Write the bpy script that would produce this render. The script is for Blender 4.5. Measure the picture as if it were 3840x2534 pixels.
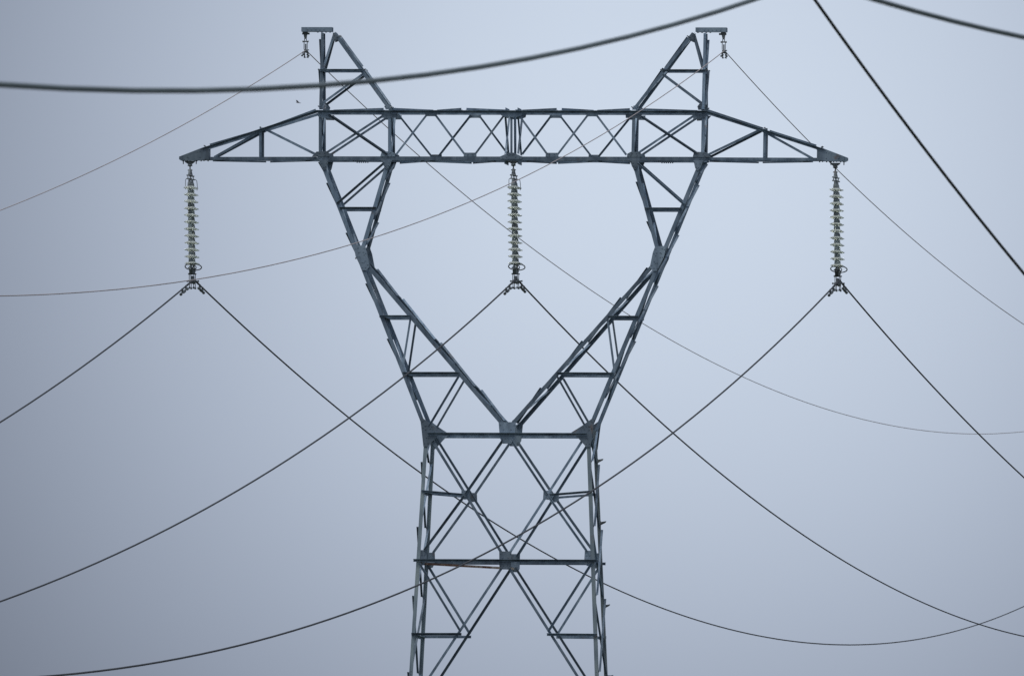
import bpy, bmesh, math, random
from mathutils import Vector, Matrix
from math import sin, cos, radians, pi

for o in list(bpy.data.objects):
    bpy.data.objects.remove(o, do_unlink=True)
S = bpy.context.scene
COL = S.collection
random.seed(7)

# ------------------------------------------------------------------ camera
# 800 mm class telephoto standing 490 m in front of the tower, 62 m to its right
SW, SH = 3840, 2534                       # survey picture size
FPX = 805 / 36 * SW
YAW, PITCH, ROLL = .127, .0489, radians(.5)
CAM = Vector((62.5773, -490.0, 1.6))
fwd = Vector((-sin(YAW) * cos(PITCH), cos(YAW) * cos(PITCH), sin(PITCH)))
r0 = fwd.cross(Vector((0, 0, 1))).normalized(); u0 = r0.cross(fwd)
rgt = r0 * cos(ROLL) + u0 * sin(ROLL)
upv = u0 * cos(ROLL) - r0 * sin(ROLL)
cd = bpy.data.cameras.new('camera'); cam = bpy.data.objects.new('camera', cd); COL.objects.link(cam)
cam.matrix_world = Matrix(((rgt.x, upv.x, -fwd.x, CAM.x), (rgt.y, upv.y, -fwd.y, CAM.y), (rgt.z, upv.z, -fwd.z, CAM.z), (0, 0, 0, 1)))
cd.sensor_width = 36; cd.lens = 805; cd.clip_start = 1; cd.clip_end = 30000
cd.dof.use_dof = True; cd.dof.focus_distance = 492; cd.dof.aperture_fstop = 20
S.camera = cam

# ------------------------------------------------------------------ light
SUN_EL, SUN_AZ = radians(60), radians(215)     # azimuth clockwise from +Y
w = bpy.data.worlds.new('World'); S.world = w; w.use_nodes = True
nt = w.node_tree; nt.nodes.clear()
def N(t, **k):
    n = nt.nodes.new(t)
    for a, b in k.items(): setattr(n, a, b)
    return n
def lk(a, b): nt.links.new(a, b)
out = N('ShaderNodeOutputWorld')
sky = N('ShaderNodeTexSky', sky_type='NISHITA', sun_disc=False, sun_elevation=SUN_EL, sun_rotation=SUN_AZ)
bgs = N('ShaderNodeBackground'); lk(sky.outputs[0], bgs.inputs[0]); bgs.inputs[1].default_value = .05
# the closed cloud deck: even grey-blue, brighter overhead, with a lens vignette painted in across the view
tc = N('ShaderNodeTexCoord')
def dotn(v):
    n = N('ShaderNodeVectorMath', operation='DOT_PRODUCT'); lk(tc.outputs['Generated'], n.inputs[0]); n.inputs[1].default_value = v
    return n.outputs['Value']
def M(op, a, b=None, c=None):
    n = N('ShaderNodeMath', operation=op)
    for i, x in enumerate((a, b, c)):
        if x is None: continue
        if isinstance(x, (int, float)): n.inputs[i].default_value = x
        else: lk(x, n.inputs[i])
    return n.outputs[0]
# log-brightness: sky gradient plus lens vignette, put into the sky near the view axis
K_ = FPX / 1920
df = M('MAXIMUM', dotn(fwd), .01)
sx_ = M('MULTIPLY', M('DIVIDE', dotn(r0), df), K_); sy_ = M('MULTIPLY', M('DIVIDE', dotn(u0), df), K_)
nz = N('ShaderNodeTexNoise'); nz.inputs['Scale'].default_value = 26; nz.inputs['Detail'].default_value = 3
lk(tc.outputs['Generated'], nz.inputs['Vector'])
q_ = M('ADD', M('MULTIPLY', sx_, .236), -.47)
q_ = M('ADD', q_, M('MULTIPLY', sy_, .339))
q_ = M('ADD', q_, M('MULTIPLY', M('MULTIPLY', sx_, sx_), -.399))
q_ = M('ADD', q_, M('MULTIPLY', M('MULTIPLY', sy_, sy_), -.415))
q_ = M('ADD', q_, M('MULTIPLY', M('SUBTRACT', nz.outputs[0], .5), .10))
thin = M('EXPONENT', q_)  # sky level with the vignette in it, not cloud thickness
sep = N('ShaderNodeSeparateXYZ'); lk(tc.outputs['Generated'], sep.inputs[0])
zen = M('MAXIMUM', sep.outputs[2], 0)
deck = M('ADD', M('MULTIPLY', M('MINIMUM', zen, .7), .95), .12)
lev = M('MAXIMUM', thin, deck)
tf = N('ShaderNodeMapRange'); tf.inputs[1].default_value = .22; tf.inputs[2].default_value = .69; lk(lev, tf.inputs[0])
tint = N('ShaderNodeMixRGB'); tint.inputs[1].default_value = (.862, 1, 1.292, 1); tint.inputs[2].default_value = (.880, 1, 1.183, 1); lk(tf.outputs[0], tint.inputs[0])
hi = N('ShaderNodeVectorMath', operation='SCALE'); lk(tint.outputs[0], hi.inputs[0]); lk(lev, hi.inputs['Scale'])
bgc = N('ShaderNodeBackground'); lk(hi.outputs[0], bgc.inputs[0]); bgc.inputs[1].default_value = 1.0
mixw = N('ShaderNodeMixShader'); mixw.inputs[0].default_value = .98
lk(bgs.outputs[0], mixw.inputs[1]); lk(bgc.outputs[0], mixw.inputs[2]); lk(mixw.outputs[0], out.inputs[0])

sd = bpy.data.lights.new('sun', 'SUN'); sd.energy = 1.0; sd.angle = radians(14); sd.color = (1, .96, .9)
so = bpy.data.objects.new('sun', sd); COL.objects.link(so)
sv = Vector((sin(SUN_AZ) * cos(SUN_EL), cos(SUN_AZ) * cos(SUN_EL), sin(SUN_EL)))
so.rotation_euler = sv.to_track_quat('Z', 'Y').to_euler()
S.view_settings.view_transform = 'Standard'; S.view_settings.look = 'None'
S.view_settings.exposure = 0; S.view_settings.gamma = 1

# ------------------------------------------------------------------ helpers
def tag(o, label=None, cat=None, group=None, kind=None):
    if label: o['label'] = label
    if cat: o['category'] = cat
    if group: o['group'] = group
    if kind: o['kind'] = kind
    return o
def empty(name, loc):
    o = bpy.data.objects.new(name, None); COL.objects.link(o); o.location = loc; o.empty_display_size = .3
    return o
def link(name, bm, mat, parent=None, smooth=False, fix=True):
    if fix: bmesh.ops.recalc_face_normals(bm, faces=bm.faces)
    if parent is not None:
        root = parent; off = Vector((0, 0, 0))
        while root is not None: off += Vector(root.location); root = root.parent
        bmesh.ops.translate(bm, verts=bm.verts, vec=-off)
    me = bpy.data.meshes.new(name); bm.to_mesh(me); bm.free()
    if smooth:
        for p in me.polygons: p.use_smooth = True
    me.materials.append(mat)
    o = bpy.data.objects.new(name, me); COL.objects.link(o)
    if parent is not None: o.parent = parent
    return o
def prism(bm, pts, d):
    """closed slab: polygon pts extruded by vector d"""
    a = [bm.verts.new(p) for p in pts]; b = [bm.verts.new(Vector(p) + d) for p in pts]
    bm.faces.new(a); bm.faces.new(b[::-1])
    for i in range(len(a)):
        j = (i + 1) % len(a); bm.faces.new((a[i], b[i], b[j], a[j]))
def box(bm, c, sx, sy, sz, rot=None):
    vs = []
    for x, y, z in ((-1, -1, -1), (1, -1, -1), (1, 1, -1), (-1, 1, -1), (-1, -1, 1), (1, -1, 1), (1, 1, 1), (-1, 1, 1)):
        v = Vector((x * sx / 2, y * sy / 2, z * sz / 2))
        if rot is not None: v = rot @ v
        vs.append(bm.verts.new(Vector(c) + v))
    for f in ((0, 3, 2, 1), (4, 5, 6, 7), (0, 1, 5, 4), (1, 2, 6, 5), (2, 3, 7, 6), (3, 0, 4, 7)): bm.faces.new([vs[i] for i in f])
def frame(a):
    a = a.normalized(); h = Vector((0, 0, 1)) if abs(a.z) < .9 else Vector((0, 1, 0))
    x = a.cross(h).normalized(); return x, x.cross(a).normalized()
def tube(bm, pts, r, seg=8, closed=False):
    pts = [Vector(p) for p in pts]; n = len(pts); rings = []
    x = None
    for i, p in enumerate(pts):
        a = (pts[(i + 1) % n] - pts[i - 1]) if closed else (pts[min(i + 1, n - 1)] - pts[max(i - 1, 0)])
        a.normalize()
        if x is None: x, y = frame(a)
        else:
            x = (x - a * x.dot(a)).normalized(); y = x.cross(a)
        rr = r[i] if isinstance(r, (list, tuple)) else r
        rings.append([bm.verts.new(p + (x * cos(2 * pi * k / seg) + y * sin(2 * pi * k / seg)) * rr) for k in range(seg)])
    m = n if closed else n - 1
    for i in range(m):
        A, B = rings[i], rings[(i + 1) % n]
        for k in range(seg): bm.faces.new((A[k], A[(k + 1) % seg], B[(k + 1) % seg], B[k]))
    if not closed: bm.faces.new(rings[0][::-1]); bm.faces.new(rings[-1])
def lathe(bm, prof, seg=24, ax=Vector((0, 0, 1)), o=Vector((0, 0, 0))):
    """prof: closed list of (radius, height) turned about axis ax through o"""
    X, Y = frame(ax); ax = ax.normalized(); R = []
    for r, h in prof:
        R.append([bm.verts.new(o + ax * h + (X * cos(2 * pi * k / seg) + Y * sin(2 * pi * k / seg)) * max(r, .0005)) for k in range(seg)])
    for i in range(len(R) - 1):
        for k in range(seg): bm.faces.new((R[i][k], R[i][(k + 1) % seg], R[i + 1][(k + 1) % seg], R[i + 1][k]))
    return R
def bolt(bm, p, d, r=.016, h=.016):
    d = Vector(d).normalized(); x, y = frame(d)
    prism(bm, [Vector(p) + (x * cos(pi / 3 * k) + y * sin(pi / 3 * k)) * r for k in range(6)], d * h)

# ------------------------------------------------------------------ materials
def mat_steel(name, base, dark, rust=.0, light=None, metal=.25, rough=.62, streak=True):
    m = bpy.data.materials.new(name); m.use_nodes = True; t = m.node_tree; b = t.nodes['Principled BSDF']
    def n(k, **a):
        q = t.nodes.new(k)
        for x, y in a.items(): setattr(q, x, y)
        return q
    g = n('ShaderNodeNewGeometry'); oi = n('ShaderNodeObjectInfo')
    mp = n('ShaderNodeMapping'); mp.inputs['Scale'].default_value = (3, 3, .8)
    t.links.new(g.outputs['Position'], mp.inputs[0])
    n1 = n('ShaderNodeTexNoise'); n1.inputs['Scale'].default_value = 1.7; n1.inputs['Detail'].default_value = 6; n1.inputs['Roughness'].default_value = .65
    t.links.new(mp.outputs[0], n1.inputs['Vector'])
    r1 = n('ShaderNodeValToRGB'); t.links.new(n1.outputs[0], r1.inputs[0])
    r1.color_ramp.elements[0].position = .33; r1.color_ramp.elements[1].position = .67
    r1.color_ramp.elements[0].color = (*dark, 1); r1.color_ramp.elements[1].color = (*(light or base), 1)
    e = r1.color_ramp.elements.new(.5); e.color = (*base, 1)
    # every member weathers a little differently
    hv = n('ShaderNodeHueSaturation'); t.links.new(r1.outputs[0], hv.inputs['Color'])
    mr = n('ShaderNodeMapRange'); mr.inputs[3].default_value = .62; mr.inputs[4].default_value = 1.38
    t.links.new(oi.outputs['Random'], mr.inputs[0]); t.links.new(mr.outputs[0], hv.inputs['Value'])
    n2 = n('ShaderNodeTexNoise'); n2.inputs['Scale'].default_value = 3.1; n2.inputs['Detail'].default_value = 8; n2.inputs['Roughness'].default_value = .7
    t.links.new(g.outputs['Position'], n2.inputs['Vector'])
    r2 = n('ShaderNodeValToRGB'); t.links.new(n2.outputs[0], r2.inputs[0])
    r2.color_ramp.elements[0].position = .62 - rust * .2; r2.color_ramp.elements[1].position = .70 - rust * .15
    r2.color_ramp.elements[0].color = (0, 0, 0, 1); r2.color_ramp.elements[1].color = (1, 1, 1, 1)
    mx = n('ShaderNodeMixRGB'); mx.inputs[2].default_value = (.17, .10, .065, 1)
    k = n('ShaderNodeMath', operation='MULTIPLY'); k.inputs[1].default_value = .55 + rust * .4
    t.links.new(r2.outputs[0], k.inputs[0]); t.links.new(k.outputs[0], mx.inputs[0])
    t.links.new(hv.outputs[0], mx.inputs[1]); t.links.new(mx.outputs[0], b.inputs['Base Color'])
    b.inputs['Metallic'].default_value = metal; b.inputs['Roughness'].default_value = rough
    return m
STEEL = mat_steel('weathered_steel', (.150, .205, .265), (.085, .115, .155), .05, (.25, .31, .37))
LEGM = mat_steel('lichened_leg_steel', (.215, .265, .295), (.135, .17, .205), .08, (.30, .35, .35))
PLATE = mat_steel('gusset_steel', (.165, .212, .262), (.105, .137, .172), .15, (.225, .28, .325))
RUST = mat_steel('rusty_steel', (.12, .055, .035), (.06, .04, .035), .5, (.42, .38, .33), .0, .85)
FIT = mat_steel('fitting_steel', (.15, .165, .17), (.06, .068, .075), .12, (.26, .28, .28), .3, .55)
CAPM = mat_steel('insulator_cap_iron', (.20, .225, .225), (.10, .115, .12), 0, (.30, .33, .33), .2, .55)
def simple(name, c, metal=0, rough=.6, **k):
    m = bpy.data.materials.new(name); m.use_nodes = True; b = m.node_tree.nodes['Principled BSDF']
    t = m.node_tree; g = t.nodes.new('ShaderNodeNewGeometry'); nn = t.nodes.new('ShaderNodeTexNoise'); nn.inputs['Scale'].default_value = k.get('scale', 2)
    nn.inputs['Detail'].default_value = 5
    t.links.new(g.outputs['Position'], nn.inputs['Vector']); r = t.nodes.new('ShaderNodeValToRGB'); t.links.new(nn.outputs[0], r.inputs[0])
    v = k.get('var', .2)
    r.color_ramp.elements[0].position = .3; r.color_ramp.elements[1].position = .7
    r.color_ramp.elements[0].color = (*[x * (1 - v) for x in c], 1); r.color_ramp.elements[1].color = (*[x * (1 + v) for x in c], 1)
    t.links.new(r.outputs[0], b.inputs['Base Color'])
    b.inputs['Metallic'].default_value = metal; b.inputs['Roughness'].default_value = rough
    return m, b
GLASS, gb = simple('pale_green_glass', (.98, 1.0, .93), 0, .42, var=.03, scale=9)
gb.inputs['Transmission Weight'].default_value = .66; gb.inputs['IOR'].default_value = 1.12
WIREM, _ = simple('dark_conductor_aluminium', (.026, .026, .031), .1, .7, scale=.7)
NEARM, _ = simple('grey_conductor_aluminium', (.12, .145, .15), .2, .7, scale=.7)
EARTHM, _ = simple('earth_wire_steel', (.40, .335, .32), .1, .7, scale=.5)
CONC, _ = simple('footing_concrete', (.32, .31, .29), 0, .9)
GROUND, _ = simple('field_grass', (.045, .055, .03), 0, .95, scale=.05, var=.4)
BIRDM, _ = simple('bird_feathers', (.06, .045, .045), 0, .8, scale=20)

# ------------------------------------------------------------------ ground
bm = bmesh.new()
bmesh.ops.create_grid(bm, x_segments=40, y_segments=40, size=9000)
tag(link('ground', bm, GROUND), 'dark grassy field below the power line', None, None, 'structure')

# ------------------------------------------------------------------ tower geometry
# half-depth of the tower body by survey row, metres (the body widens downwards)
DT = [(110, .20), (412, .67), (594, .71), (930, .83), (1600, 1.17), (2534, 1.66), (5740, 3.4)]
def depth(y):
    if y <= DT[0][0]: return DT[0][1]
    for (a, p), (b, q) in zip(DT, DT[1:]):
        if y <= b: return p + (q - p) * (y - a) / (b - a)
    return DT[-1][1]
def armdepth(x):          # crossarm arms taper in plan towards the tip
    k = min(max((x - 690) / (1206 - 690), 0), 1)
    return .10 + (.69 - .10) * k
def ray(px, py): return fwd * FPX + rgt * (px - SW / 2) + upv * (SH / 2 - py)
def onY(px, py, Y):
    d = ray(px, py); return CAM + d * ((Y - CAM.y) / d.y)
def P(px, py, dep=None, lay=0.0):
    """surveyed point of the left half of the front face -> metres"""
    dep = depth(py) if dep is None else dep
    q = onY(px, py, -dep / 2); q.y -= lay
    return q
def Bk(px, py, dep=None):
    """surveyed point of the left half of the back face, returned mirrored to the front"""
    dep = depth(py) if dep is None else dep
    q = onY(px, py, dep / 2); q.y = -q.y
    return q
MPX = 490 / FPX
tower = empty('transmission_tower', (0, 0, 0))
tag(tower, 'grey lattice steel transmission tower with forked window body, two peaks and long crossarm', 'pylon')
cnt = 0
def lsec(bm, p0, p1, w, w2, n, e, t=.009):
    a = (p1 - p0).normalized(); n = Vector(n); n = (n - a * n.dot(a)).normalized()
    s = a.cross(n).normalized()
    if s.dot(Vector(e)) < 0: s = -s
    poly = [(w / 2, 0), (-w / 2, 0), (-w / 2, t), (w / 2 - t, t), (w / 2 - t, w2), (w / 2, w2)]
    prism(bm, [p0 + s * x + n * y for x, y in poly], p1 - p0)
def sym(v, mx, my): return Vector((v.x * mx, v.y * my, v.z))
def member(name, p0, p1, wpx, mode='in', edge=(0, 0, 1), lay=0., faces=('FL', 'FR', 'BL', 'BR'), mat=None, w2=None, t=.009, label=None, span=False):
    """L angle on the front face, repeated on the mirrored faces"""
    global cnt
    w = wpx * MPX; w2 = w if w2 is None else w2
    if span: p1 = Vector((-p0.x, p0.y, p0.z)); faces = ('FL', 'BL')
    for f in faces:
        my = 1 if f[0] == 'F' else -1; mx = 1 if f[1] == 'L' else -1
        cnt += 1; eps = (cnt * 7 % 11) * .0004
        a = Vector(p0); b = Vector(p1); a.y -= lay + eps; b.y -= lay + eps
        n = Vector((0, 1 if mode == 'in' else -1, 0))
        bm = bmesh.new(); lsec(bm, sym(a, mx, my), sym(b, mx, my), w, w2, sym(n, mx, my), sym(Vector(edge), mx, my), t)
        # bolts at the two ends
        d = (b - a).normalized()
        for q, s in ((a, 1), (b, -1)):
            for k in (.05, .11):
                bolt(bm, sym(q + d * (k * s) + Vector((0, .002 if mode == 'in' else -.003, 0)), mx, my), sym(Vector((0, -1, 0)), mx, my), .010, .010 if mode == 'in' else .016)
        o = link(name, bm, mat or STEEL, tower)
        if label: o['label'] = label
def plate(name, pts, lay, faces=('FL', 'FR', 'BL', 'BR'), t=.010, mat=None, bolts=True, dep=None, span=False):
    """gusset plate outlined on the front face"""
    global cnt
    q = [P(x, y, dep(x) if dep else None) for x, y in pts]
    if span: q = q + [Vector((-v.x, v.y, v.z)) for v in q[::-1]]; faces = ('FL', 'BL')
    c = sum(q, Vector()) / len(q)
    for f in faces:
        my = 1 if f[0] == 'F' else -1; mx = 1 if f[1] == 'L' else -1
        cnt += 1; eps = (cnt * 5 % 7) * .0004
        bm = bmesh.new()
        prism(bm, [sym(v + Vector((0, -lay - eps, 0)), mx, my) for v in q], sym(Vector((0, -t, 0)), mx, my))
        if bolts:
            for v in q:
                for k in (.78, .42):
                    b = c + (v - c) * k; b.y -= lay + eps + t
                    bolt(bm, sym(b + Vector((0, .002, 0)), mx, my), sym(Vector((0, -1, 0)), mx, my), .012, .012)
        link(name, bm, mat or PLATE, tower)

# --- legs and fork chords (heel at the outer edge)
LX = lambda y: 1596.5 - .0641 * (y - 1660)
L_, R_ = (-1, 0, 0), (1, 0, 0)
member('leg', P(LX(1600), 1600), P(LX(2534), 2534), 14, 'in', L_, 0, mat=LEGM, t=.012)
member('leg', P(LX(2536), 2536), P(LX(5735), 5735), 15, 'in', L_, 0, mat=LEGM, t=.012)
OX = lambda y: 1203 + .3893 * (y - 600)
member('fork_chord', P(OX(590), 590), P(OX(955), 955), 14.5, 'in', L_, 0, t=.011)
member('fork_chord', P(OX(958), 958), P(OX(1605), 1605), 14.5, 'in', L_, 0, t=.011)
member('fork_chord', P(1458, 598), P(1355, 948), 14.5, 'in', R_, .001, t=.011)
member('fork_chord', P(1366, 983), P(1889, 1595), 14.5, 'in', R_, .001, t=.011)
# --- peaks
member('peak_chord', P(1209.4, 124), P(1201.8, 408), 10.5, 'in', L_, 0)
member('peak_chord', P(1253, 124), P(1460, 409), 11.5, 'in', R_, .001)
member('diagonal_brace', P(1252, 130), P(1212, 256), 8.5, 'in', R_, -.014)
member('horizontal_strut', P(1200, 264), P(1361, 264), 8.5, 'out', (0, 0, 1), .012)
member('diagonal_brace', P(1362, 277), P(1211, 386), 8.5, 'in', (-.5, 0, 1), -.014)
# --- crossarm, middle part
member('crossarm_chord', P(1188, 419), P(1919.6, 419), 10, 'out', (0, 0, 1), 0, w2=.07, span=True)
member('crossarm_chord', P(1190, 594), P(1919.6, 594), 15, 'in', (0, 0, -1), 0, span=True)
member('vertical_post', P(1200.5, 424), P(1200.5, 590), 11.5, 'in', L_, -.012)
member('vertical_post', P(1460.5, 424), P(1460.5, 590), 11.5, 'in', R_, -.012)
A_, B_ = (P(1232, 430), P(1452, 580)), (P(1222, 574), P(1436, 434))      # the bar that falls to the right is the outer one in both bays
member('diagonal_brace', *A_, 8.5, 'out', (0, 0, 1), .010, faces=('FL', 'BR'))
member('diagonal_brace', *A_, 8.5, 'in', (0, 0, 1), -.024, faces=('FR', 'BL'))
member('diagonal_brace', *B_, 8.5, 'out', (0, 0, 1), .010, faces=('FR', 'BL'))
member('diagonal_brace', *B_, 8.5, 'in', (0, 0, 1), -.024, faces=('FL', 'BR'))
member('vertical_post', P(1917.5, 424), P(1917.5, 590), 8.5, 'in', L_, -.012, faces=('FL', 'BL'))
FZ = [((1485, 580), (1600, 431)), ((1632, 431), (1742, 579)), ((1781, 579), (1890, 433))]
for a, b in FZ: member('diagonal_brace', P(*a), P(*b), 7.5, 'in', (0, 0, 1), -.013, faces=('FL', 'FR'))
BZ = [((1489, 424), (1618, 586)), ((1646, 586), (1767, 432)), ((1796, 432), (1905, 579))]
for a, b in BZ: member('diagonal_brace', Bk(*a), Bk(*b), 7.5, 'in', (0, 0, 1), -.013, faces=('BL', 'BR'))
# --- crossarm, tapering arms
AP = lambda x, y: P(x, y, armdepth(x))
member('crossarm_chord', AP(1190, 418.5), AP(760, 560), 10, 'out', (0, 0, 1), 0, w2=.06)
member('crossarm_chord', AP(1188, 594), AP(760, 594.5), 11.5, 'in', (0, 0, -1), 0)
member('vertical_post', AP(976, 484), AP(976, 592), 10, 'in', L_, -.012)
member('diagonal_brace', AP(803, 590), AP(986, 487), 9, 'in', (0, 0, 1), -.012, faces=('FL', 'FR', 'BL', 'BR'))
member('diagonal_brace', AP(996, 486), AP(1186, 581), 8.5, 'in', (0, 0, 1), -.012)
# --- forks
member('horizontal_strut', P(1273, 781), P(1411, 781), 9, 'out', (0, 0, 1), .012)
member('diagonal_brace', P(1441, 612), P(1265, 764), 8.5, 'out', (0, 0, 1), .010)
member('horizontal_strut', P(1423, 1186.3), P(1538, 1186.3), 9, 'out', (0, 0, 1), .012)
member('horizontal_strut', P(1510, 1399.3), P(1722, 1399.3), 10, 'out', (0, 0, 1), .012)
member('diagonal_brace', P(1539, 1194), P(1507, 1394), 7.5, 'in', L_, -.014)
member('diagonal_brace', P(1721, 1410), P(1609, 1598), 8, 'out', L_, -.004)
# --- waist and body
member('horizontal_strut', P(1604, 1627), P(1902.6, 1627), 11.5, 'out', (0, 0, 1), .026, span=True)
member('diagonal_brace', P(1608, 1630), P(1884, 2078), 9.5, 'in', (0, 0, 1), -.014)
member('diagonal_brace', P(1888, 1648), P(1746, 1852), 9.5, 'out', (0, 0, 1), -.004)
member('diagonal_brace', P(1742, 1858), P(1592, 2062), 9.5, 'out', (0, 0, 1), -.004)
member('horizontal_strut', P(1581, 1840.5), P(1736, 1854), 8.5, 'out', (0, 0, 1), .012)
member('horizontal_strut', P(1551, 2100), P(1894.5, 2100), 10.5, 'out', (0, 0, 1), .026, span=True)
member('diagonal_brace', P(1572, 2110), P(1727, 2366), 9, 'out', (0, 0, 1), -.004)
member('diagonal_brace', P(1889, 2116), P(1534, 2651), 9.5, 'in', (0, 0, 1), -.014)
member('horizontal_strut', P(1543, 2376.5), P(1731, 2376.5), 10, 'out', (0, 0, 1), .012)
# below the view the body goes on widening to its footings
ys = [2655, 3300, 4050, 4900, 5700]
CX = lambda y: 1902.6 - .0146 * (y - 1600)
for i, y in enumerate(ys):
    if i < 4: member('horizontal_strut', P(LX(y), y), P(CX(y), y), 11, 'out', (0, 0, 1), .026, span=True)
    if i < 4:
        y2 = ys[i + 1]; xr = 2 * CX(y2) - LX(y2)
        member('diagonal_brace', P(LX(y), y), P(CX(y2) if i < 3 else LX(y2) + 60, y2), 9.5, 'in', (0, 0, 1), -.014)
# --- gusset plates
plate('gusset_plate', [(1576, 1569), (1584, 1566), (1622, 1594), (1662, 1620), (1643, 1632), (1604, 1674), (1588, 1674), (1580, 1600)], .012)
plate('gusset_plate', [(1870, 1582), (1875, 1642), (1886, 1663)], .012, span=True)
plate('gusset_plate', [(1730, 1837), (1760, 1838), (1761, 1870), (1742, 1872), (1729, 1866)], -.026)
plate('gusset_plate', [(1872.5, 2066), (1873, 2122), (1880, 2134)], .012, span=True)
plate('gusset_plate', [(1573, 2061), (1599, 2061), (1600, 2098), (1590, 2118), (1570, 2119)], -.026)
plate('gusset_plate', [(1327, 924), (1338, 920), (1368, 922), (1376, 945), (1386, 1000), (1374, 1014), (1359, 1014), (1334, 962)], .012)
plate('gusset_plate', [(1184, 426), (1238, 426), (1238, 445), (1210, 444), (1194, 438)], -.011)
plate('gusset_plate', [(1169, 588), (1187, 569), (1232, 567.5), (1236, 588)], .001)
plate('gusset_plate', [(1195, 600), (1233, 600), (1226, 628), (1219, 640), (1209, 634)], .012)
plate('gusset_plate', [(1430, 426), (1491, 426), (1490, 442), (1432, 443)], -.011)
plate('gusset_plate', [(1426, 588), (1432, 568.5), (1468, 568.5), (1481, 576), (1482, 588)], .001)
plate('gusset_plate', [(1430, 600), (1471, 600), (1462, 624), (1450, 637), (1441, 626)], .012)
plate('gusset_plate', [(1592, 425), (1641, 425), (1635, 436.5), (1598, 436.5)], -.011, faces=('FL', 'FR'))
plate('gusset_plate', [(1738, 588), (1741, 573), (1786, 573), (1787, 588)], -.011, faces=('FL', 'FR'))
plate('gusset_plate', [(1596, 588), (1599, 573), (1641, 573), (1641, 588)], -.011, faces=('BL', 'BR'))
plate('gusset_plate', [(1743, 425), (1790, 425), (1788, 436), (1745, 436)], -.011, faces=('BL', 'BR'))
plate('gusset_plate', [(1878, 424), (1880, 434), (1892, 438), (1909, 441)], .001, span=True)
plate('gusset_plate', [(1907, 573), (1899, 577), (1874, 588), (1876, 597)], .001, span=True)
plate('gusset_plate', [(1248.5, 122), (1269.5, 138), (1264, 152), (1251, 157)], .001, t=.008)
plate('gusset_plate', [(1197, 384), (1212, 380), (1224, 398), (1220, 411), (1197, 411)], -.026, t=.008)
plate('gusset_plate', [(1440, 398), (1462, 395), (1468, 411), (1446, 411)], -.026, t=.008)
plate('tip_plate', [(672, 588), (672, 598), (680, 603), (784, 600), (784, 547), (762, 553)], .010, dep=armdepth, t=.012)

# --- side lacing: X pairs between the front and the back face
def sidelace(name, fx, marks, out, edge_px=7, wpx=7.0, skip=0, topmode=None):
    """fx(y): centre row of the front chord; marks: panel levels; out: +1 faces away from the centre of the left half"""
    for side in (-1, 1):
        for y0, y1 in zip(marks, marks[1:]):
            a = P(fx(y0) - out * edge_px, y0); b = P(fx(y1) - out * edge_px, y1)   # on the outer (-) or inner (+) edge
            d0, d1 = -a.y, -b.y
            pad = .035
            # this camera sees one bar of each X with its stiffener outwards, the other inwards
            F0 = Vector((a.x, -d0 + pad, a.z)); B0 = Vector((a.x, d0 - pad, a.z)); F1 = Vector((b.x, -d1 + pad, b.z + .03)); B1 = Vector((b.x, d1 - pad, b.z + .03))
            lo = (F0, B1); hi = (B0, F1)
            outn = Vector((-out, 0, 0))
            pairs = ((lo, 1), (hi, -1)) if side * out < 0 else ((hi, 1), (lo, -1))
            for (p, q), s in pairs:
                p, q = Vector(p), Vector(q)
                off = outn * (.004 if s > 0 else -.014)
                p2, q2 = p + off, q + off
                if side > 0: p2.x, q2.x = -p2.x, -q2.x
                n = outn * s
                if side > 0: n = Vector((-n.x, 0, 0))
                bm = bmesh.new(); lsec(bm, p2, q2, wpx * MPX, .046, n, (0, 0, 1), .006)
                link(name, bm, STEEL, tower)
sidelace('side_brace', LX, [1497 + 110, 1733, 1976, 2234, 2520, 2830], 1)
sidelace('lacing_bar', OX, [610, 686, 873], 1)
sidelace('lacing_bar', OX, [873, 1063, 1270, 1496], 1)
IU = lambda y: 1458 - .2943 * (y - 598)
IL = lambda y: 1366 + .855 * (y - 983)
sidelace('lacing_bar', IU, [606, 681, 830, 925], -1)
sidelace('lacing_bar', IL, [1005, 1117, 1280, 1456, 1585], -1)
PV = lambda y: 1209.4 - .0268 * (y - 124)
PS = lambda y: 1253 + .7263 * (y - 124)
sidelace('peak_lacing', PV, [148, 260, 398], 1, 5, 5.5)
sidelace('peak_lacing', PS, [142, 258, 400], -1, 5, 5.5)
# --- top and bottom plan bracing of the crossarm
def planbrace(segs, yf, dep, up, h=.045):
    """segs: (x0, x1, face of x0) survey columns of the left half"""
    for mx in (1, -1):
        for x0, x1, s in segs:
            a = P(x0, yf(x0), dep(x0)); b = P(x1, yf(x1), dep(x1))
            da, db = -a.y - .02, -b.y - .02
            p = Vector((a.x * mx, -da * s, a.z)); q = Vector((b.x * mx, db * s, b.z))
            bm = bmesh.new(); lsec(bm, p, q, .045, h, (0, 0, up), (0, -1, 0), .006)
            link('plan_brace', bm, STEEL, tower)
dfull = lambda x: .69
planbrace([(1237, 1440, -1), (1473, 1608, 1), (1627, 1732, -1), (1747, 1890, 1)], lambda x: 413.0, dfull, 1)
planbrace([(1487, 1591, -1), (1610, 1752, 1), (1762, 1862, -1)], lambda x: 602.3, dfull, -1, .036)
planbrace([(1186, 992, 1), (965, 787, -1)], lambda x: 413.5 + (1190 - x) * .329, armdepth, 1, .038)
planbrace([(1176, 1005, 1), (988, 797, -1)], lambda x: 600.8, armdepth, -1, .030)
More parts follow.
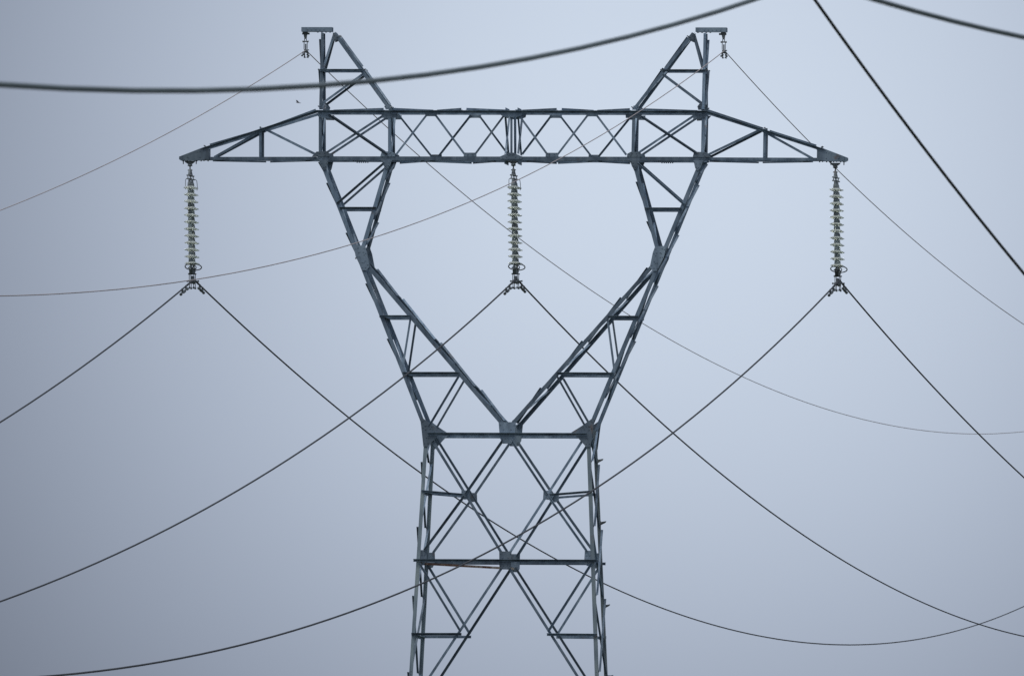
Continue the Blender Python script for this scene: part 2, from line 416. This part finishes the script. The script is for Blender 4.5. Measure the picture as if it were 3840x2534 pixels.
# cross ties between the two faces
def tie(name, px, py, up, w=.06, dep=None, h=.07, mxs=(1, -1)):
    q = P(px, py, dep); d = -q.y
    for mx in mxs:
        bm = bmesh.new(); p0 = Vector((q.x * mx, -d + .012, q.z)); p1 = Vector((q.x * mx, d - .012, q.z))
        lsec(bm, p0, p1, w, h, (0, 0, up), (-mx, 0, 0), .008); link(name, bm, STEEL, tower)
tie('cross_tie', 1896, 602, -1)
tie('cross_tie', 1900, 412.5, 1, h=.05)
tie('cross_tie', 978, 482.5, 1, dep=armdepth(978), h=.03)
for y in (266,): tie('cross_tie', PV(y), y, -1, dep=depth(y), h=.05)
for y in (1188, 1402, 1842, 2101, 2378): tie('cross_tie', (OX(y) if y < 1600 else LX(y)) + 6, y, -1, dep=depth(y), h=.06)
# X bracing across the crossarm at the fork posts and beside the middle
def crossx(px, y0, y1, w=.05):
    for mx in (1, -1):
        a = P(px, y0); b = P(px, y1); d = -a.y - .03
        for s, o in ((1, .0), (-1, .012)):
            p0 = Vector((a.x * mx + o, -d * s, a.z)); p1 = Vector((a.x * mx + o, d * s, b.z))
            bm = bmesh.new(); lsec(bm, p0, p1, w, .04, (mx, 0, 0), (0, 0, 1), .006); link('cross_brace', bm, STEEL, tower)
crossx(1891, 434, 578)
crossx(1462, 432, 584)
crossx(1199, 432, 584)
# rusty plan brace inside the body
for mx, my, m, lab in ((1, 1, RUST, 'rusty brown brace inside the body'),):
    a = P(1578, 2104); b = Vector((-.0, depth(2110) / 2 - .03, a.z - .05 - .02))
    bm = bmesh.new(); lsec(bm, Vector((a.x * mx, a.y + .03, a.z - .02)), b, .05, .05, (0, 0, -1), (0, -1, 0), .007)
    o = link('plan_brace', bm, m, tower)
    if lab: o['label'] = lab
# --- earth wire cap beams on the peaks
capd = .16
for mx in (1, -1):
    a = onY(1132, 103.5, 0); b = onY(1248, 120.5, 0)
    x0, x1, z1, z0 = a.x, b.x, a.z, (b.z)
    bm = bmesh.new()
    h = z1 - z0
    for s in (-1, 1):      # two channels back to back
        y = s * capd / 2
        box(bm, (mx * (x0 + x1) / 2, y, (z0 + z1) / 2), x1 - x0, .010, h)
        box(bm, (mx * (x0 + x1) / 2, y - s * .031, z1 - .006), x1 - x0, .052, .008)
        box(bm, (mx * (x0 + x1) / 2, y - s * .031, z0 + .006), x1 - x0, .052, .008)
        for k in range(5): bolt(bm, (mx * (x0 + (x1 - x0) * (.2 + .13 * k)), y + s * .005, (z0 + z1) / 2), (0, s, 0), .012, .012)
    for k in range(4): bolt(bm, (mx * (x1 - .05 - .09 * k), -capd / 2 + .03, z0), (0, 0, -1), .018, .02)
    link('cap_beam', bm, PLATE, tower)
# splice bolts under the bottom chord
for mx in (1, -1):
    for s in (1, -1):
        bm = bmesh.new()
        for k in range(6):
            q = P(1325 + k * 8, 601.5, .66); bolt(bm, (q.x * mx, q.y * s + .03 * s, q.z), (0, 0, -1), .014, .02)
        link('splice_bolts', bm, FIT, tower)
    bm = bmesh.new()
    for k in range(7):
        q = P(700 + k * 13, 601.5, .10); bolt(bm, (q.x * mx, q.y * (1 if k % 2 else -1), q.z), (0, 0, -1), .014, .018)
    q = P(672, 598, .1); r_ = P(784, 600, .1)
    box(bm, (mx * (q.x + r_.x) / 2, 0, r_.z + .012), r_.x - q.x - .02, .098, .010)
    link('tip_bottom_plate', bm, PLATE, tower)
    for px in (687.6, 736):
        q = onY(px, 601, 0); bm = bmesh.new(); tube(bm, [(q.x * mx, 0, q.z), (q.x * mx, 0, q.z - .085)], .011, 8); bolt(bm, (q.x * mx, 0, q.z - .012), (0, 0, -1), .02, .016)
        link('hanger_pin', bm, FIT, tower)
    for px, py in ((1270, 136), (1363, 262), (1464, 402), (1198, 400), (1198, 262), (980, 478), (770, 548)):
        d = depth(py) if px > 1190 else armdepth(px)
        q = P(px, py, d)
        for s in (-1, 1):
            bm = bmesh.new(); bolt(bm, (q.x * mx, q.y * s + .02 * s, q.z - .012), (mx * (1 if px in (1270, 1363, 1464) else -1), 0, .8), .014, .045)
            link('node_bolt', bm, FIT, tower)
# --- step brackets on the rear right leg
for py in (1722, 1955, 2266, 2531, 2800, 3060):
    q = onY(0, py, 0); z = onY(1920, py, 0).z
    yy = py + 0; d = depth(py - 8) / 2
    lx = -P(LX(py - 8) - 7, py - 8).x
    bm = bmesh.new()
    prism(bm, [(lx + .0, d - .02, z - .045), (lx + .11, d - .02, z + .012), (lx + .125, d - .02, z + .045), (lx + .0, d - .02, z + .025)], Vector((0, -.06, 0)))
    prism(bm, [(lx - .06, d + .003, z - .09), (lx + .004, d + .003, z - .09), (lx + .004, d + .003, z + .05), (lx - .06, d + .003, z + .05)], Vector((0, .012, 0)))
    link('step_bracket', bm, FIT, tower)
for mx in (1, -1):
    q = P(1341, 968); bm = bmesh.new(); tube(bm, [(q.x * mx, q.y + .03, q.z), (mx * (q.x - .05), q.y + .03, q.z + .004)], .012, 8)
    bolt(bm, (mx * (q.x - .035), q.y + .03, q.z), (-mx, 0, 0), .02, .02); link('step_bolt', bm, FIT, tower)
# --- footings
q = P(LX(5735), 5735)
for mx in (1, -1):
    for my in (1, -1):
        bm = bmesh.new()
        b = .45; t_ = .3; zt = q.z + .35
        vs = [bm.verts.new((q.x * mx + sx * b, q.y * my + sy * b, -.4)) for sx, sy in ((-1, -1), (1, -1), (1, 1), (-1, 1))]
        vt = [bm.verts.new((q.x * mx + sx * t_, q.y * my + sy * t_, max(zt, .4))) for sx, sy in ((-1, -1), (1, -1), (1, 1), (-1, 1))]
        bm.faces.new(vs[::-1]); bm.faces.new(vt)
        for i in range(4): j = (i + 1) % 4; bm.faces.new((vs[i], vs[j], vt[j], vt[i]))
        link('footing', bm, CONC, tower)

# ------------------------------------------------------------------ insulator strings
LEAN = Vector((.0243, 0, -1)).normalized()
def ins_point(px, py, ox): return None
PITCHD = 25.6 * MPX
def insulator(px, py, label, horns=True):
    top = onY(px, py, 0)
    root = empty('insulator_string', top)
    tag(root, label, 'insulator', 'glass insulator strings hanging from the crossarm')
    def D(rows, y=0, dx=0): return top + LEAN * (rows * MPX) + Vector((dx + .014 * min(max((rows - 30) / 40, 0), 1), y, 0))   # rows down from the attachment
    xd = Vector((1, 0, 0))
    # hanger under the arm
    bm = bmesh.new()
    prism(bm, [D(-9, -.012, -.115), D(-9, -.012, .115), D(-4, -.012, .10), D(4, -.012, .035), D(4, -.012, -.035), D(-4, -.012, -.10)], Vector((0, .024, 0)))
    for s in (-.09, .09): bolt(bm, D(-6, -.012, s), (0, -1, 0), .018, .03)
    link('hanger_plate', bm, FIT, root)
    bm = bmesh.new(); tube(bm, [D(1), D(5), D(9), D(13)], [.022, .045, .045, .016], 10); tube(bm, [D(8, 0, -.05), D(8, 0, .05)], .015, 8)
    tube(bm, [D(12), D(24)], .014, 8)
    link('shackle', bm, FIT, root, True)
    # upper yoke: triangular plate lying along the line
    H = .215
    bm = bmesh.new()
    prism(bm, [D(21, -.045, -.02), D(21, .045, -.02), D(46, H + .05, -.02), D(49, H + .05, -.02), D(49, -H - .05, -.02), D(46, -H - .05, -.02)], Vector((.04, 0, 0)))
    tube(bm, [D(26, 0, -.05), D(26, 0, .05)], .013, 8)
    for s in (-1, 1): tube(bm, [D(47, s * H, -.055), D(47, s * H, .055)], .014, 8)
    link('upper_yoke', bm, FIT, root)
    for s in (-1, 1):
        bm = bmesh.new()
        for q in (-.028, .028): tube(bm, [D(48, s * H, q), D(62, s * H, q)], .010, 6)
        tube(bm, [D(60, s * H, -.06), D(60, s * H, .06)], .014, 8)
        tube(bm, [D(60, s * H), D(74, s * H)], [.022, .03], 8)
        link('clevis_link', bm, FIT, root)
        # arcing horn beside the first disc
        sx = -.085 if s < 0 else .10
        bm = bmesh.new()
        if horns: tube(bm, [D(60, s * H, 0), D(60.5, s * H, sx * .8), D(64, s * H, sx), D(76, s * H, sx * 1.05), D(94, s * H, sx * 1.08), D(101, s * (H + .01), sx * .98)], .0065, 8)
        if horns: link('arcing_horn', bm, FIT, root, True)
        for k in range(12):
            r = 92 + k * 26.1 + random.uniform(-.4, .4); c = D(r, s * H)
            tilt = Vector((random.uniform(-.03, .03), random.uniform(-.04, .04), 0)); ax = (-LEAN + tilt).normalized()
            bm = bmesh.new()      # glass shell: skirt with ribs under it
            prof = [(.042, .024), (.075, .019), (.105, .009), (.129, -.003), (.133, -.014), (.127, -.018), (.112, -.010), (.104, -.025), (.096, -.025), (.09, -.008),
                    (.082, -.026), (.072, -.026), (.066, -.006), (.052, -.018), (.044, -.018), (.036, -.004), (.030, .004), (.042, .024)]
            lathe(bm, prof, 28, ax, c); bmesh.ops.remove_doubles(bm, verts=bm.verts, dist=1e-5)
            g = link('glass_disc', bm, GLASS, root, True)
            bm = bmesh.new()      # iron cap above, pin below
            R = lathe(bm, [(.0, .108), (.030, .108), (.040, .100), (.042, .060), (.045, .050), (.046, .012), (.035, .006), (.0, .006)], 18, ax, c)
            lathe(bm, [(.0, .008), (.012, .008), (.012, -.034), (.022, -.038), (.022, -.046), (.0, -.046)], 10, ax, c)
            link('disc_cap', bm, CAPM, g, True)
    # lower end: pins, arcing ring, yoke
    e = 94 + 11 * 26.1
    for s in (-1, 1):
        bm = bmesh.new(); tube(bm, [D(e + 5, s * H), D(e + 14, s * H), D(e + 19, s * H)], [.014, .03, .03], 8)
        tube(bm, [D(e + 17, s * H, -.06), D(e + 17, s * H, .06)], .014, 8)
        for q in (-.028, .028): tube(bm, [D(e + 16, s * H, q), D(e + 30, s * H, q)], .012, 6)
        link('clevis_link', bm, FIT, root)
    bm = bmesh.new(); c = D(e + 12, -.02, .028)
    tube(bm, [c + Vector((.178 * cos(a), -.34 * sin(a) * .6, .062 * sin(a))) for a in [2 * pi * k / 28 for k in range(28)]], .012, 8, True)
    c2 = D(e + 13, -.05, .02)
    tube(bm, [c2 + Vector((.075 * cos(a), 0, .05 * sin(a) - .01)) for a in [2 * pi * k / 16 for k in range(16)]], .010, 6, True)
    tube(bm, [c + Vector((0, -.2, -.062)), D(e + 22, -H)], .010, 6)
    tube(bm, [c + Vector((0, .2, .062)), D(e + 20, H)], .010, 6)
    link('arcing_ring', bm, FIT, root, True)
    bm = bmesh.new()
    prism(bm, [D(e + 22, -H - .05, -.03), D(e + 22, H + .05, -.03), D(e + 40, .17, -.045), D(e + 40, -.17, -.045)], Vector((.075, 0, 0)))
    tube(bm, [D(e + 39, 0, -.09), D(e + 39, 0, .09)], .014, 8)
    tube(bm, [D(e + 39, -.14, -.07), D(e + 39, -.14, .07)], .014, 8)
    link('lower_yoke', bm, FIT, root)
    bm = bmesh.new()
    for yy in (-.12, .12):
        for q in (-.05, .05): box(bm, D(e + 52, yy, q), .012, .03, 28 * MPX)
    prism(bm, [D(e + 47, -.13, -.02), D(e + 47, .13, -.02), D(e + 70, .13, -.02), D(e + 70, -.13, -.02)], Vector((.05, 0, 0)))
    link('clamp_straps', bm, FIT, root)
    # suspension clamp: boat shaped body with keeper bolts, its axis follows the conductor
    bm = bmesh.new(); cc = D(e + 70)
    prof = []
    pts = [(-.30, .01, .02), (-.24, -.01, .035), (-.12, .015, .05), (0, .03, .058), (.12, .018, .05), (.24, 0, .035), (.30, -.005, .02)]
    tube(bm, [cc + Vector((0, y, z)) for y, z, r in pts], [r for y, z, r in pts], 12)
    tube(bm, [D(e + 66, 0, -.125), D(e + 66, 0, .125)], .014, 8)
    for q in (-.125, .125): bolt(bm, D(e + 66, 0, q), (1, 0, 0), .022, .02)
    link('suspension_clamp', bm, FIT, root, True)
    for yy in (-.13, .13):
        bm = bmesh.new()
        tube(bm, [D(e + 66, yy, -.045), D(e + 92, yy, -.045), D(e + 92, yy, .045), D(e + 66, yy, .045)], .009, 6)
        for xx in (-.045, .045): bolt(bm, D(e + 88, yy, xx), (0, 0, -1), .018, .045)
        link('keeper_bolt', bm, FIT, root)
    return root
insulator(712.5, 613, 'double string of pale green glass discs under the left end of the crossarm')
insulator(1925, 612, 'double string of pale green glass discs under the middle of the crossarm between the forks')
insulator(3132.5, 620, 'double string of pale green glass discs under the right end of the crossarm', False)

# ------------------------------------------------------------------ wires
def poly(c, t): return sum(k * t ** (i + 1) for i, k in enumerate(c))
def span(X0, Z0, m, c, t_end, t_fit):
    """points of one span; past the surveyed part it goes on as a parabola"""
    pts = []; n = 90
    sg = 1 if t_end > 0 else -1
    f = lambda t: poly(c, t)
    d1 = sum((i + 1) * k * t_fit ** i for i, k in enumerate(c)); d2 = sum((i + 1) * i * k * t_fit ** (i - 1) for i, k in enumerate(c) if i >= 1)
    for i in range(n + 1):
        t = t_end * i / n
        z = f(t) if abs(t) <= abs(t_fit) else f(t_fit) + d1 * (t - t_fit) + .5 * max(d2, .0003) * (t - t_fit) ** 2
        pts.append(Vector((X0 + m * t, t, Z0 + z)))
    return pts
def damper(wire, base, d, s, small=False):
    """stockbridge damper hung under the wire; base on wire, d wire direction"""
    k = .62 if small else .95
    d = d.normalized(); dn = Vector((0, 0, -1))
    bm = bmesh.new()
    box(bm, base + dn * .035 * k, .035 * k, .06 * k, .11 * k)
    o_ = link('vibration_damper', bm, FIT, wire)
    c = base + dn * .070 * k
    bm = bmesh.new(); tube(bm, [c - d * .2 * k + dn * .02, c, c + d * .2 * k + dn * .02], .007, 6); link('messenger_cable', bm, FIT, o_)
    for q in (-1, 1):
        bm = bmesh.new(); o = c + d * q * .13 * k + dn * .018
        lathe(bm, [(.0, -.02), (.016 * k, -.02), (.024 * k, .0), (.034 * k, .06 * k), (.034 * k, .12 * k), (.028 * k, .13 * k), (.0, .13 * k)], 12, d * q, o)
        link('damper_weight', bm, FIT, o_, True)
    return o_

def conductor(name, X0, Z0, near, far, tn, tf, r, mat, label, group, damp=None, small=False):
    a = span(X0, Z0, 0, near, -215, tn); b = span(X0, Z0, -.04, far, 330, tf)
    pts = a[::-1] + b[1:]
    bm = bmesh.new(); tube(bm, [p - Vector((X0, 0, Z0)) for p in pts], r, 8)
    me = link(name, bm, mat, None, True); me.location = (X0, 0, Z0)
    tag(me, label, 'power line' if not small else 'earth wire', group)
    for t in damp or ():
        c, m = (near, 0) if t < 0 else (far, -.04)
        base = Vector((X0 + m * t, t, Z0 + poly(c, t)))
        d = Vector((X0 + m * (t + .1), t + .1, Z0 + poly(c, t + .1))) - base
        bpy.context.view_layer.update()
        damper(me, base, d, 1, small)
    if not small:    # armour rods thicken the wire at the clamp
        bm = bmesh.new(); pp = []
        for i in range(13):
            t = -1.1 + 2.2 * i / 12; c, m = (near, 0) if t < 0 else (far, -.04)
            pp.append(Vector((X0 + m * t, t, Z0 + poly(c, t))))
        tube(bm, pp, .022, 10); link('armour_rods', bm, mat, me, True)
G1 = 'phase conductors clamped under the insulator strings'
DP = (-1.2, -1.75, 1.3, 1.9)
conductor('power_line', -6.9406, 27.023, [.1725, .0005725], [-.0447, .0002115, -2.291e-8], -28, 279, .0175, WIREM,
          'dark conductor clamped under the left insulator string', G1, DP)
conductor('power_line', .098, 27.0554, [.1739, .0005938, 3.786e-7], [-.04102, .0001945, -2.914e-8], -75, 171, .0175, WIREM,
          'dark conductor clamped under the middle insulator string', G1, DP)
conductor('power_line', 7.1177, 27.0359, [.1732, .0005814, 2.073e-7], [-.03443, .0001513], -116, 62, .0175, WIREM,
          'dark conductor clamped under the right insulator string', G1, DP)
G2 = 'thin earth wires running over the peaks'
conductor('earth_wire', -4.5404, 31.9913, [.1539, .000458], [-.03203, .0001885, -3.744e-8], -44, 241, .0095, EARTHM,
          'thin earth wire clamped under the cap beam of the left peak', G2, (-.45, .5), True)
conductor('earth_wire', 4.5811, 31.9878, [.1548, .0005481, 4.224e-7], [-.02513, .0001727, -8.357e-8], -105, 101, .0095, EARTHM,
          'thin earth wire clamped under the cap beam of the right peak', G2, (-.45, .5), True)
# conductors of the parallel line that runs closer to the camera
def farline(X, t0, c, ta, tb, r, label, mat=None):
    mat = mat or NEARM
    bm = bmesh.new(); pts = []
    f = lambda u: sum(k * u ** (len(c) - 1 - i) for i, k in enumerate(c))
    lo, hi = ta - t0 - 8, tb - t0 + 8
    def g(u):
        e = min(max(u, lo), hi); s = (f(e + .01) - f(e - .01)) / .02
        return f(e) + s * (u - e) + .0005 * (u - e) ** 2
    for i in range(81):
        u = lo - 90 + (hi - lo + 180) * i / 80
        if t0 + u < -470: continue
        pts.append(Vector((0, u, g(u) - g(0))))
    for i in range(1): pass
    tube(bm, pts, r, 12)
    o = link('power_line', bm, mat, None, True); o.location = (X, t0, g(0))
    tag(o, label, 'power line', 'conductors of the nearer line crossing the view')
farline(41, -329, [-6.4537e-07, .00066319, .07405, 11.367], -347, -305, .0195, 'thick blurred conductor sagging across the upper left in front of the left peak')
farline(44, -319, [.0004826, .035832, 12.446], -324, -313, .0195, 'thick blurred conductor cutting the top right corner of the picture')
farline(36, -246, [.00052156, -.081681, 15.512], -258, -237, .0165, 'black slightly blurred conductor falling steeply at the far right of the picture', WIREM)

# ------------------------------------------------------------------ earth wire suspension sets
def earthset(px, py, label, mx):
    top = onY(px, py, 0)
    root = empty('earth_wire_clamp', top)
    tag(root, label, 'wire clamp', 'earth wire suspension clamps')
    D = lambda rows, x=0, y=0: top + Vector((x * MPX + rows * .033 * MPX, y, -rows * MPX))
    bm = bmesh.new()
    box(bm, D(2), .10, .10, .03); tube(bm, [D(6, -12 if mx > 0 else -17, 0), D(6, 16 if mx > 0 else 11, 0)], .022, 8)
    prism(bm, [D(4, -9, -.03), D(4, 9, -.03), D(12, 6, -.03), D(26, 3.5, -.03), D(26, -3.5, -.03), D(12, -6, -.03)], Vector((0, .06, 0)))
    link('hanger_bracket', bm, FIT, root)
    bm = bmesh.new()
    tube(bm, [D(24, -3), D(34, -4), D(36, 0), D(34, 4), D(24, 3)], .009, 6)
    tube(bm, [D(36, -10), D(36, 10)], .014, 8)
    for q in (-1, 1): bolt(bm, D(36, q * 8), (q, 0, 0), .022, .02)
    link('shackle', bm, FIT, root)
    bm = bmesh.new()
    for q in (-6, 6): box(bm, D(50, q), .012, .04, 30 * MPX)
    box(bm, D(56, 0), .028, .03, 22 * MPX)
    link('link_plates', bm, FIT, root)
    bm = bmesh.new(); c = D(74, 1)
    pts = [(-.16, -.012, .014), (-.08, .0, .03), (0, .012, .038), (.08, 0, .03), (.16, -.006, .014)]
    tube(bm, [c + Vector((0, y, z)) for y, z, r in pts], [r for y, z, r in pts], 10)
    tube(bm, [D(68, -7), D(68, 12)], .012, 8)
    link('suspension_clamp', bm, FIT, root, True)
    for yy in (-.04, .04):
        bm = bmesh.new()
        tube(bm, [D(72, -5, yy), D(96, -5, yy), D(96, 7, yy), D(72, 7, yy)], .008, 6)
        for q in (-5, 7): bolt(bm, D(93, q, yy), (0, 0, -1), .014, .03)
        link('keeper_bolt', bm, FIT, root)
earthset(1145, 121, 'small earth wire clamp hanging from the cap beam of the left peak', 1)
earthset(2713, 123, 'small earth wire clamp hanging from the cap beam of the right peak', -1)

# ------------------------------------------------------------------ bird, about a kilometre away
bc = CAM + ray(1119, 384).normalized() * 1010
bird = empty('bird', bc)
tag(bird, 'small dark brown bird flying left with raised wing below the blurred conductor', 'bird')
rx, ry, rz = Vector((1, .1, 0)).normalized(), Vector((-.1, 1, 0)).normalized(), Vector((0, 0, 1))
K = .0232 / 2
def bp(x, z, y=0): return bc + rx * (x * K) + rz * (-z * K) + ry * (y * K)
bm = bmesh.new()
tube(bm, [bp(-9, 0.5), bp(-7.5, .2), bp(-5.5, .6), bp(-2, 1.2), bp(2, 1.8), bp(5, 2.2)], [.1 * K, 1.3 * K, 1.6 * K, 2.2 * K, 1.7 * K, .7 * K], 12)
link('body', bm, BIRDM, bird, True)
bm = bmesh.new(); prism(bm, [bp(4, 1.6), bp(10, 2.6, -1), bp(10.3, 3.2), bp(9.8, 3.4, 1), bp(4, 3)], ry * .008 + rz * .003); link('tail', bm, BIRDM, bird)
for y, tipx, tipz in ((-1, -9, -7.5), (1, -6.5, -5)):
    bm = bmesh.new()
    prism(bm, [bp(-5, 0, y), bp(-7.2, -3.5, y * 2.5), bp(tipx, tipz, y * 5), bp(-5.2, tipz + .8, y * 5.5), bp(-1.5, -3, y * 4), bp(2, .8, y * 1.5)], rz * .012 + ry * .01)
    link('wing', bm, BIRDM, bird)
bm = bmesh.new(); tube(bm, [bp(-8.8, .4), bp(-10.2, .8)], [.35 * K, .05 * K], 6); link('beak', bm, BIRDM, bird)
